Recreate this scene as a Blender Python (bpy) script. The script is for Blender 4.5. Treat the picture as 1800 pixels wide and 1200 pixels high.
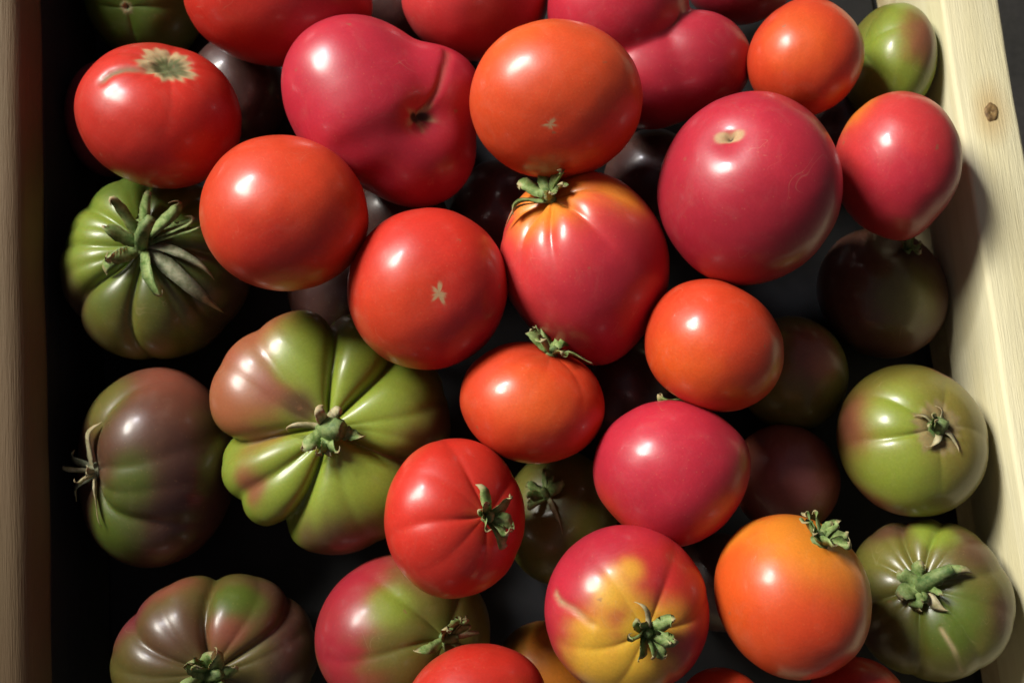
import bpy, math, random
import numpy as np

# ---------------------------------------------------------------- camera, light, exposure
scene = bpy.context.scene
for o in list(bpy.data.objects):
    bpy.data.objects.remove(o)
COL = scene.collection
F, DIST = 1700.0, 0.442                       # focal length in photograph pixels, distance to the heap (m)

def nrm(v):
    v = np.array(v, float)
    return v / np.linalg.norm(v)
YC = nrm((-954, 10990, -1700))                # the crate's length as the camera sees it (from the rails' vanishing point)
XC = nrm(np.cross(YC, (0, 0, 1)))
ZC = np.cross(XC, YC)
RCW = np.array([XC, YC, ZC])                  # camera axes -> world axes
CAM = -RCW @ np.array([0, 0, -DIST])

from mathutils import Matrix, Vector
cam_data = bpy.data.cameras.new('camera')
cam_data.sensor_width = 36.0
cam_data.lens = 36.0 * F / 1800.0
cam_data.clip_start = 0.01
cam_data.clip_end = 100
cam_data.dof.use_dof = True
cam_data.dof.focus_distance = 0.405
cam_data.dof.aperture_fstop = 10.0
cam = bpy.data.objects.new('camera', cam_data)
COL.objects.link(cam)
m4 = Matrix.Identity(4)
for i in range(3):
    for j in range(3):
        m4[i][j] = RCW[i, j]
    m4[i][3] = CAM[i]
cam.matrix_world = m4
scene.camera = cam

world = bpy.data.worlds.new('World')
scene.world = world
world.use_nodes = True
bg = world.node_tree.nodes['Background']
bg.inputs[0].default_value = (0.96, 0.86, 1.0, 1)
bg.inputs[1].default_value = 0.095

LDIR = RCW @ nrm((-0.61, 0.55, 0.55))         # towards the lamp
LDIST = 1.7
def add_lamp(direction, energy, radius, colour):
    """a shaded ceiling bulb: the cone's soft edge lies over the crate's left side"""
    ld = bpy.data.lights.new('lamp', 'SPOT')
    ld.energy = energy
    ld.shadow_soft_size = radius
    ld.spot_size = math.radians(34)
    ld.spot_blend = 1.0
    ld.color = colour
    o = bpy.data.objects.new('lamp', ld)
    COL.objects.link(o)
    o.location = Vector(direction * LDIST)
    aim = Vector((0.075, 0.02, 0.0))
    o.rotation_euler = (aim - o.location).to_track_quat('-Z', 'Y').to_euler()
add_lamp(LDIR, 228, 0.30, (1.0, 0.955, 0.86))                                 # the two bulbs of one ceiling lamp
add_lamp(nrm(LDIR + RCW @ np.array((0.10, 0.16, -0.02))), 52, 0.08, (0.95, 0.93, 1.0))

scene.view_settings.view_transform = 'Standard'
scene.view_settings.look = 'None'
scene.view_settings.exposure = 0.0
scene.view_settings.gamma = 1.0
scene.view_settings.use_curve_mapping = False

def ray_at(px, py, z):
    """the world point at height z that the photograph shows at (px, py)"""
    r = RCW @ np.array([(px - 900) / F, -(py - 600) / F, -1.0])
    return CAM + r * ((z - CAM[2]) / r[2])

# ---------------------------------------------------------------- materials
def new_mat(name):
    m = bpy.data.materials.new(name)
    m.use_nodes = True
    nt = m.node_tree
    return m, nt, nt.nodes['Principled BSDF']

def node(nt, kind, **kw):
    n = nt.nodes.new(kind)
    for k, v in kw.items():
        if k.startswith('i_'):
            n.inputs[k[2:].replace('_', ' ')].default_value = v
        else:
            setattr(n, k, v)
    return n

def mixrgb(nt, fac, a, b, blend='MIX'):
    n = nt.nodes.new('ShaderNodeMix')
    n.data_type = 'RGBA'
    n.blend_type = blend
    for sock, v in ((n.inputs[0], fac), (n.inputs[6], a), (n.inputs[7], b)):
        if isinstance(v, bpy.types.NodeSocket):
            nt.links.new(v, sock)
        elif isinstance(v, tuple):
            sock.default_value = (*v, 1) if len(v) == 3 else v
        else:
            sock.default_value = v
    return n.outputs[2]

def ramp(nt, src, stops):
    n = nt.nodes.new('ShaderNodeValToRGB')
    el = n.color_ramp.elements
    while len(el) < len(stops):
        el.new(0.5)
    for e, (p, c) in zip(el, stops):
        e.position = p
        e.color = (c, c, c, 1) if not isinstance(c, tuple) else (*c, 1)
    nt.links.new(src, n.inputs[0])
    return n.outputs[0]

def make_skin():
    m, nt, b = new_mat('tomato_skin')
    tint = node(nt, 'ShaderNodeAttribute', attribute_name='ripeness')
    matt = node(nt, 'ShaderNodeAttribute', attribute_name='corky')
    co = node(nt, 'ShaderNodeTexCoord')
    n1 = node(nt, 'ShaderNodeTexNoise', i_Scale=38.0, i_Detail=4.0, i_Roughness=0.6)
    n2 = node(nt, 'ShaderNodeTexNoise', i_Scale=900.0, i_Detail=2.0, i_Roughness=0.6)
    n3 = node(nt, 'ShaderNodeTexVoronoi', i_Scale=330.0)
    for n in (n1, n2, n3):
        nt.links.new(co.outputs['Object'], n.inputs['Vector'])
    c = mixrgb(nt, 0.24, tint.outputs['Color'], ramp(nt, n1.outputs[0], [(0.3, 0.62), (0.7, 1.25)]), 'MULTIPLY')
    c = mixrgb(nt, 0.16, c, ramp(nt, n2.outputs[0], [(0.3, 0.5), (0.7, 1.3)]), 'MULTIPLY')
    speck = ramp(nt, n3.outputs['Distance'], [(0.0, 0.13), (0.16, 0.0)])
    c = mixrgb(nt, speck, c, (0.62, 0.42, 0.16))
    n5 = node(nt, 'ShaderNodeTexNoise', i_Scale=55.0, i_Detail=8.0, i_Roughness=0.8, i_Distortion=1.2)
    nt.links.new(co.outputs['Object'], n5.inputs['Vector'])
    c = mixrgb(nt, ramp(nt, n5.outputs[0], [(0.52, 0.0), (0.80, 0.11)]), c, (0.42, 0.32, 0.24))
    # a few brown corky spots and hair-fine scuffs
    oi = node(nt, 'ShaderNodeObjectInfo')
    sh = node(nt, 'ShaderNodeVectorMath', operation='ADD')
    nt.links.new(co.outputs['Object'], sh.inputs[0])
    nt.links.new(oi.outputs['Location'], sh.inputs[1])
    wv = node(nt, 'ShaderNodeTexNoise', i_Scale=420.0, i_Detail=3.0)
    nt.links.new(sh.outputs[0], wv.inputs['Vector'])
    wj = node(nt, 'ShaderNodeVectorMath', operation='MULTIPLY_ADD')
    nt.links.new(wv.outputs['Color'], wj.inputs[0])
    wj.inputs[1].default_value = (0.0035, 0.0035, 0.0035)
    nt.links.new(sh.outputs[0], wj.inputs[2])
    vs = node(nt, 'ShaderNodeTexVoronoi', i_Scale=72.0)
    nt.links.new(wj.outputs[0], vs.inputs['Vector'])
    pickc = node(nt, 'ShaderNodeSeparateColor')
    nt.links.new(vs.outputs['Color'], pickc.inputs[0])
    sel = node(nt, 'ShaderNodeMath', operation='MULTIPLY')
    nt.links.new(ramp(nt, vs.outputs['Distance'], [(0.04, 0.6), (0.09, 0.0)]), sel.inputs[0])
    nt.links.new(ramp(nt, pickc.outputs[0], [(0.62, 0.0), (0.66, 1.0)]), sel.inputs[1])
    c = mixrgb(nt, sel.outputs[0], c, (0.24, 0.12, 0.055))
    n6 = node(nt, 'ShaderNodeTexNoise', i_Scale=30.0, i_Detail=1.0, i_Distortion=2.5)
    nt.links.new(sh.outputs[0], n6.inputs['Vector'])
    n7 = node(nt, 'ShaderNodeTexNoise', i_Scale=46.0, i_Detail=2.0)
    nt.links.new(sh.outputs[0], n7.inputs['Vector'])
    scf = node(nt, 'ShaderNodeMath', operation='MULTIPLY')
    nt.links.new(ramp(nt, n6.outputs[0], [(0.491, 0.0), (0.4965, 0.16), (0.502, 0.0)]), scf.inputs[0])
    nt.links.new(ramp(nt, n7.outputs[0], [(0.58, 0.0), (0.66, 1.0)]), scf.inputs[1])
    c = mixrgb(nt, scf.outputs[0], c, (0.55, 0.42, 0.26))
    nt.links.new(c, b.inputs['Base Color'])
    r = node(nt, 'ShaderNodeMapRange', i_To_Min=0.42, i_To_Max=0.75)
    nt.links.new(matt.outputs['Fac'], r.inputs[0])
    nt.links.new(r.outputs[0], b.inputs['Roughness'])
    cw = node(nt, 'ShaderNodeMapRange', i_To_Min=0.45, i_To_Max=0.0)
    nt.links.new(matt.outputs['Fac'], cw.inputs[0])
    nt.links.new(cw.outputs[0], b.inputs['Coat Weight'])
    n4 = node(nt, 'ShaderNodeTexNoise', i_Scale=48.0, i_Detail=3.0, i_Roughness=0.6, i_Distortion=0.5)
    nt.links.new(co.outputs['Object'], n4.inputs['Vector'])
    cr = node(nt, 'ShaderNodeMapRange', i_From_Min=0.3, i_From_Max=0.7, i_To_Min=0.12, i_To_Max=0.28)
    nt.links.new(n4.outputs[0], cr.inputs[0])
    nt.links.new(cr.outputs[0], b.inputs['Coat Roughness'])
    b.inputs['Coat IOR'].default_value = 1.40
    b.inputs['Specular IOR Level'].default_value = 0.38
    b.inputs['Subsurface Weight'].default_value = 0.30
    b.inputs['Subsurface Radius'].default_value = (1.0, 0.25, 0.12)
    b.inputs['Subsurface Scale'].default_value = 0.006
    bump = node(nt, 'ShaderNodeBump', i_Strength=0.07, i_Distance=0.0006)
    add = node(nt, 'ShaderNodeMath', operation='ADD')
    nb = node(nt, 'ShaderNodeTexNoise', i_Scale=140.0, i_Detail=3.0)
    nt.links.new(co.outputs['Object'], nb.inputs['Vector'])
    nt.links.new(nb.outputs[0], add.inputs[0])
    nt.links.new(n2.outputs[0], add.inputs[1])
    nt.links.new(add.outputs[0], bump.inputs['Height'])
    nt.links.new(bump.outputs[0], b.inputs['Normal'])
    return m

def make_leafy(name, c1, c2, scale=260.0):
    m, nt, b = new_mat(name)
    co = node(nt, 'ShaderNodeTexCoord')
    n1 = node(nt, 'ShaderNodeTexNoise', i_Scale=scale, i_Detail=4.0, i_Roughness=0.65)
    nt.links.new(co.outputs['Object'], n1.inputs['Vector'])
    f = ramp(nt, n1.outputs[0], [(0.35, 0.0), (0.68, 1.0)])
    c = mixrgb(nt, f, c1, c2)
    if name.startswith('sepal'):
        tip = node(nt, 'ShaderNodeAttribute', attribute_name='tip')
        ad = node(nt, 'ShaderNodeMath', operation='MULTIPLY_ADD')
        nt.links.new(n1.outputs[0], ad.inputs[0])
        ad.inputs[1].default_value = 0.5
        nt.links.new(tip.outputs['Fac'], ad.inputs[2])
        c = mixrgb(nt, ramp(nt, ad.outputs[0], [(0.88, 0.0), (1.25, 0.85)]), c, (0.36, 0.29, 0.15))
    nt.links.new(c, b.inputs['Base Color'])
    b.inputs['Roughness'].default_value = 0.62
    b.inputs['Specular IOR Level'].default_value = 0.3
    b.inputs['Subsurface Weight'].default_value = 0.1
    b.inputs['Subsurface Scale'].default_value = 0.001
    bump = node(nt, 'ShaderNodeBump', i_Strength=0.35, i_Distance=0.0006)
    nt.links.new(n1.outputs[0], bump.inputs['Height'])
    nt.links.new(bump.outputs[0], b.inputs['Normal'])
    return m

def make_wood(name, light, dark, stain, grain_axis, stain_amt, knot=None):
    """sawn softwood: stretched grain, slow stain; grain_axis 0/1/2 is the board's length; knot: centre of a discoloured ring"""
    m, nt, b = new_mat(name)
    geo = node(nt, 'ShaderNodeNewGeometry')
    def stretched(s_long, s_cross, detail, rough=0.6):
        mp = node(nt, 'ShaderNodeMapping')
        sc = [s_cross] * 3
        sc[grain_axis] = s_long
        mp.inputs['Scale'].default_value = sc
        nt.links.new(geo.outputs['Position'], mp.inputs['Vector'])
        n = node(nt, 'ShaderNodeTexNoise', i_Scale=1.0, i_Detail=detail, i_Roughness=rough)
        nt.links.new(mp.outputs[0], n.inputs['Vector'])
        return n.outputs[0]
    g1 = stretched(9.0, 260.0, 5.0)
    g2 = stretched(4.0, 60.0, 3.0)
    g3 = stretched(14.0, 24.0, 4.0)
    fib = stretched(70.0, 1500.0, 3.0)
    c = mixrgb(nt, ramp(nt, g2, [(0.35, 0.0), (0.7, 1.0)]), light, dark)
    c = mixrgb(nt, ramp(nt, g1, [(0.45, 0.0), (0.75, 0.55)]), c, dark)
    sf = node(nt, 'ShaderNodeMath', operation='MULTIPLY', use_clamp=True)
    nt.links.new(ramp(nt, g3, [(0.42, 0.0), (0.72, 1.0)]), sf.inputs[0])
    sf.inputs[1].default_value = stain_amt
    c = mixrgb(nt, sf.outputs[0], c, stain)
    if knot is not None:
        d = node(nt, 'ShaderNodeVectorMath', operation='DISTANCE')
        mp = node(nt, 'ShaderNodeMapping')
        mp.inputs['Scale'].default_value = (1.0, 0.55, 1.0)
        nt.links.new(geo.outputs['Position'], mp.inputs['Vector'])
        nt.links.new(mp.outputs[0], d.inputs[0])
        d.inputs[1].default_value = (knot[0], knot[1] * 0.55, knot[2])
        ad = node(nt, 'ShaderNodeMath', operation='MULTIPLY_ADD')
        nt.links.new(g3, ad.inputs[0])
        ad.inputs[1].default_value = 0.008
        nt.links.new(d.outputs['Value'], ad.inputs[2])
        c = mixrgb(nt, ramp(nt, ad.outputs[0], [(0.006, 0.75), (0.0155, 0.0)]), c, (0.50, 0.33, 0.12))
    nt.links.new(c, b.inputs['Base Color'])
    b.inputs['Roughness'].default_value = 0.72
    b.inputs['Specular IOR Level'].default_value = 0.38
    bump = node(nt, 'ShaderNodeBump', i_Strength=0.5, i_Distance=0.0008)
    ad2 = node(nt, 'ShaderNodeMath', operation='ADD')
    nt.links.new(g1, ad2.inputs[0])
    nt.links.new(fib, ad2.inputs[1])
    nt.links.new(ad2.outputs[0], bump.inputs['Height'])
    nt.links.new(bump.outputs[0], b.inputs['Normal'])
    return m

RIM, BOTTOM, XIN, THICK = -0.010, -0.092, 0.2242, 0.0282     # rail top, crate floor, half inner width, rail thickness
YNEAR, YFAR = -0.235, 0.262
KNOT = ray_at(1742, 198, RIM)
M_SKIN = make_skin()
M_SEPAL = make_leafy('sepal_green', (0.085, 0.15, 0.03), (0.30, 0.38, 0.14))
M_SEPAL_DRY = make_leafy('sepal_dry', (0.26, 0.24, 0.11), (0.50, 0.44, 0.27))
M_SEPAL_GREY = make_leafy('sepal_grey_green', (0.14, 0.16, 0.08), (0.34, 0.34, 0.22))
M_STEM = make_leafy('stem_green', (0.06, 0.115, 0.03), (0.22, 0.28, 0.10))
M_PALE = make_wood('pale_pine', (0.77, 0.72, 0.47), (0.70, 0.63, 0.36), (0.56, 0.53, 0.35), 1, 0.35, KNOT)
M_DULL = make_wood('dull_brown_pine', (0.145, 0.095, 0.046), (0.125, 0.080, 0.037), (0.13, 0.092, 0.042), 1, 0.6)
M_FLOORWOOD = make_wood('weathered_shade_board', (0.016, 0.017, 0.018), (0.010, 0.011, 0.012), (0.008, 0.008, 0.009), 1, 0.5)  # near-black tone paints shade onto the boards
M_END = make_wood('pale_pine_end', (0.70, 0.62, 0.38), (0.52, 0.42, 0.22), (0.42, 0.36, 0.22), 0, 0.4)
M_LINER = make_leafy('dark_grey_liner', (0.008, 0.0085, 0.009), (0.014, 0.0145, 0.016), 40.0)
M_KNOT = make_leafy('knot_wood', (0.10, 0.055, 0.02), (0.30, 0.19, 0.07), 500.0)

def make_concrete():
    m, nt, b = new_mat('grey_green_concrete')
    geo = node(nt, 'ShaderNodeNewGeometry')
    n1 = node(nt, 'ShaderNodeTexNoise', i_Scale=9.0, i_Detail=6.0)
    n2 = node(nt, 'ShaderNodeTexNoise', i_Scale=240.0, i_Detail=4.0)
    for n in (n1, n2):
        nt.links.new(geo.outputs['Position'], n.inputs['Vector'])
    c = mixrgb(nt, ramp(nt, n1.outputs[0], [(0.35, 0.0), (0.65, 1.0)]), (0.42, 0.44, 0.35), (0.55, 0.55, 0.45))
    c = mixrgb(nt, 0.35, c, ramp(nt, n2.outputs[0], [(0.3, 0.6), (0.7, 1.2)]), 'MULTIPLY')
    nt.links.new(c, b.inputs['Base Color'])
    b.inputs['Roughness'].default_value = 0.8
    bump = node(nt, 'ShaderNodeBump', i_Strength=0.4, i_Distance=0.002)
    nt.links.new(n2.outputs[0], bump.inputs['Height'])
    nt.links.new(bump.outputs[0], b.inputs['Normal'])
    return m
M_CONC = make_concrete()

# ---------------------------------------------------------------- mesh helpers
def mesh_obj(name, verts, faces, mat, parent=None, smooth=True):
    me = bpy.data.meshes.new(name)
    me.from_pydata([tuple(map(float, v)) for v in verts], [], faces)
    if smooth:
        me.polygons.foreach_set('use_smooth', [True] * len(me.polygons))
    me.materials.append(mat)
    me.update()
    o = bpy.data.objects.new(name, me)
    COL.objects.link(o)
    if parent is not None:
        o.parent = parent
    return o

def board(name, lo, hi, mat, parent, bev=0.0018, seed=0, warp=0.0006):
    """a sawn board with eased, slightly wavering edges; its long axis is cut into segments"""
    rng = np.random.default_rng(seed)
    lo, hi = np.array(lo, float), np.array(hi, float)
    ax = int(np.argmax(hi - lo))
    a1, a2 = [a for a in range(3) if a != ax]
    n = 40
    prof = []
    w, h = (hi - lo)[a1], (hi - lo)[a2]
    for cx, cy, a0 in ((w - bev, h - bev, 0), (bev, h - bev, 90), (bev, bev, 180), (w - bev, bev, 270)):
        for k in range(4):
            a = math.radians(a0 + 30 * k)
            prof.append((cx + bev * math.cos(a), cy + bev * math.sin(a)))
    V, Fc = [], []
    ph = rng.uniform(0, 6.28, 6)
    for i in range(n + 1):
        t = i / n
        L = lo[ax] + (hi - lo)[ax] * t
        d1 = warp * (math.sin(5 * t + ph[0]) + 0.5 * math.sin(17 * t + ph[1]) + 0.25 * math.sin(43 * t + ph[2]))
        d2 = warp * 0.6 * (math.sin(4 * t + ph[3]) + 0.5 * math.sin(21 * t + ph[4]))
        for (p, q) in prof:
            v = np.zeros(3)
            v[ax] = L
            v[a1] = lo[a1] + p + d1
            v[a2] = lo[a2] + q + d2
            V.append(v)
    k = len(prof)
    for i in range(n):
        for j in range(k):
            Fc.append((i * k + j, i * k + (j + 1) % k, (i + 1) * k + (j + 1) % k, (i + 1) * k + j))
    Fc.append(tuple(range(k))[::-1])
    Fc.append(tuple(n * k + j for j in range(k)))
    o = mesh_obj(name, V, Fc, mat, parent)
    bm_fix(o.data)
    return o

def bm_fix(me):
    import bmesh
    bm = bmesh.new()
    bm.from_mesh(me)
    bmesh.ops.recalc_face_normals(bm, faces=bm.faces)
    bm.to_mesh(me)
    bm.free()

# ---------------------------------------------------------------- the setting: floor and crate
fl = mesh_obj('floor', [(-3, -3, BOTTOM - 0.034), (3, -3, BOTTOM - 0.034), (3, 3, BOTTOM - 0.034), (-3, 3, BOTTOM - 0.034)], [(0, 1, 2, 3)], M_CONC, smooth=False)
fl['kind'] = 'structure'

crate = bpy.data.objects.new('wooden_crate', None)
COL.objects.link(crate)
crate['label'] = 'open wooden crate full of tomatoes, pale pine rail right and dull brown rail left'
crate['category'] = 'crate'
s = board('side_rail', (XIN, YNEAR - 0.02, RIM - 0.052), (XIN + THICK, YFAR + 0.02, RIM), M_PALE, crate, 0.0022, 1)
s['label'] = 'pale pine rail with a knot'
kv, kf = [], []
for i in range(18):
    a = 2 * math.pi * i / 18
    for rr, zz in ((1.0, -0.0006), (0.72, 0.0007), (0.42, 0.0006)):
        wob = 1 + 0.12 * math.sin(2 * a + 1) + 0.07 * math.sin(5 * a)
        kv.append((0.0033 * rr * wob * math.cos(a), 0.0058 * rr * wob * math.sin(a), zz))
kv.append((0, 0, -0.0003))
for i in range(18):
    j = (i + 1) % 18
    for q in (0, 1):
        kf.append((i * 3 + q, j * 3 + q, j * 3 + q + 1, i * 3 + q + 1))
    kf.append((i * 3 + 2, j * 3 + 2, 54))
kn = mesh_obj('knot', kv, kf, M_KNOT, s)
kn.location = (KNOT[0], KNOT[1], RIM + 0.0005)
board('lower_board', (XIN + 0.004, YNEAR - 0.02, BOTTOM + 0.0005), (XIN + THICK - 0.008, YFAR + 0.02, RIM - 0.0525), M_END, crate, 0.0015, 2)
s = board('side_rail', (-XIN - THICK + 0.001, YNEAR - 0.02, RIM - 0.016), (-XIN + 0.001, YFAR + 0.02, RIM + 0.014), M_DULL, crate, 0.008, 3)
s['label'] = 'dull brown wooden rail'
board('lower_board', (-XIN - THICK + 0.008, YNEAR - 0.02, BOTTOM + 0.0005), (-XIN - 0.002, YFAR + 0.02, RIM - 0.0165), M_FLOORWOOD, crate, 0.0015, 4)  # near-black wood stands in for shade on the left inner wall
for yy, sd in ((YFAR, 5), (YNEAR - 0.018, 6)):
    board('end_board', (-XIN + 0.001, yy, RIM - 0.060), (XIN - 0.001, yy + 0.018, RIM - 0.012), M_END, crate, 0.0015, sd)
    board('end_board', (-XIN + 0.001, yy, BOTTOM), (XIN - 0.001, yy + 0.018, RIM - 0.066), M_END, crate, 0.0015, sd + 10)
nb = 6
bw = 2 * (XIN + 0.014) / nb
for i in range(nb):
    x0 = -XIN - 0.014 + i * bw
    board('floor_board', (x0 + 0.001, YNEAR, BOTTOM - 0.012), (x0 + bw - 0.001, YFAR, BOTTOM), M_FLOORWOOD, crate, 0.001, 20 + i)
gx, gy = 60, 70
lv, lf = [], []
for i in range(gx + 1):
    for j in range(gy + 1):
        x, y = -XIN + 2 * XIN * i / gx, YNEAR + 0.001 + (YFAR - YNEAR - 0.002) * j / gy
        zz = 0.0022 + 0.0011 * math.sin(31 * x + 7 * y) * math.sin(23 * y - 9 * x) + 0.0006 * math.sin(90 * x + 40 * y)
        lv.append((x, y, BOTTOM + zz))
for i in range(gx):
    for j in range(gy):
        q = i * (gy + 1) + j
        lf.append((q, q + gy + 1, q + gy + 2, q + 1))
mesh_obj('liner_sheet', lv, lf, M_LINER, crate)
for yy in (YNEAR + 0.03, YFAR - 0.06):
    board('cross_batten', (-XIN - 0.02, yy, BOTTOM - 0.034), (XIN + 0.02, yy + 0.03, BOTTOM - 0.0125), M_END, crate, 0.0015, 31)

# ---------------------------------------------------------------- the tomatoes: what the photograph shows of each
# ---- palette (linear base colours) ----
RED=(.50,.026,.014); ORED=(.55,.048,.014); ORNG=(.60,.085,.012); PINK=(.42,.020,.038); CRIM=(.33,.016,.030)
ROSE=(.50,.034,.034); GRN=(.082,.125,.014); LGRN=(.21,.27,.03); OLIV=(.135,.125,.022); BRN=(.105,.045,.026); DBRN=(.055,.022,.018)  # GRN is deepened for the dim left side; DBRN mostly stands in for shade
RBRN=(.25,.07,.04); YEL=(.66,.38,.035); YORG=(.68,.22,.02); TAN=(.42,.32,.16); DTAN=(.20,.14,.07); PIT=(.05,.07,.02); PURP=(.20,.03,.04)
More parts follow.
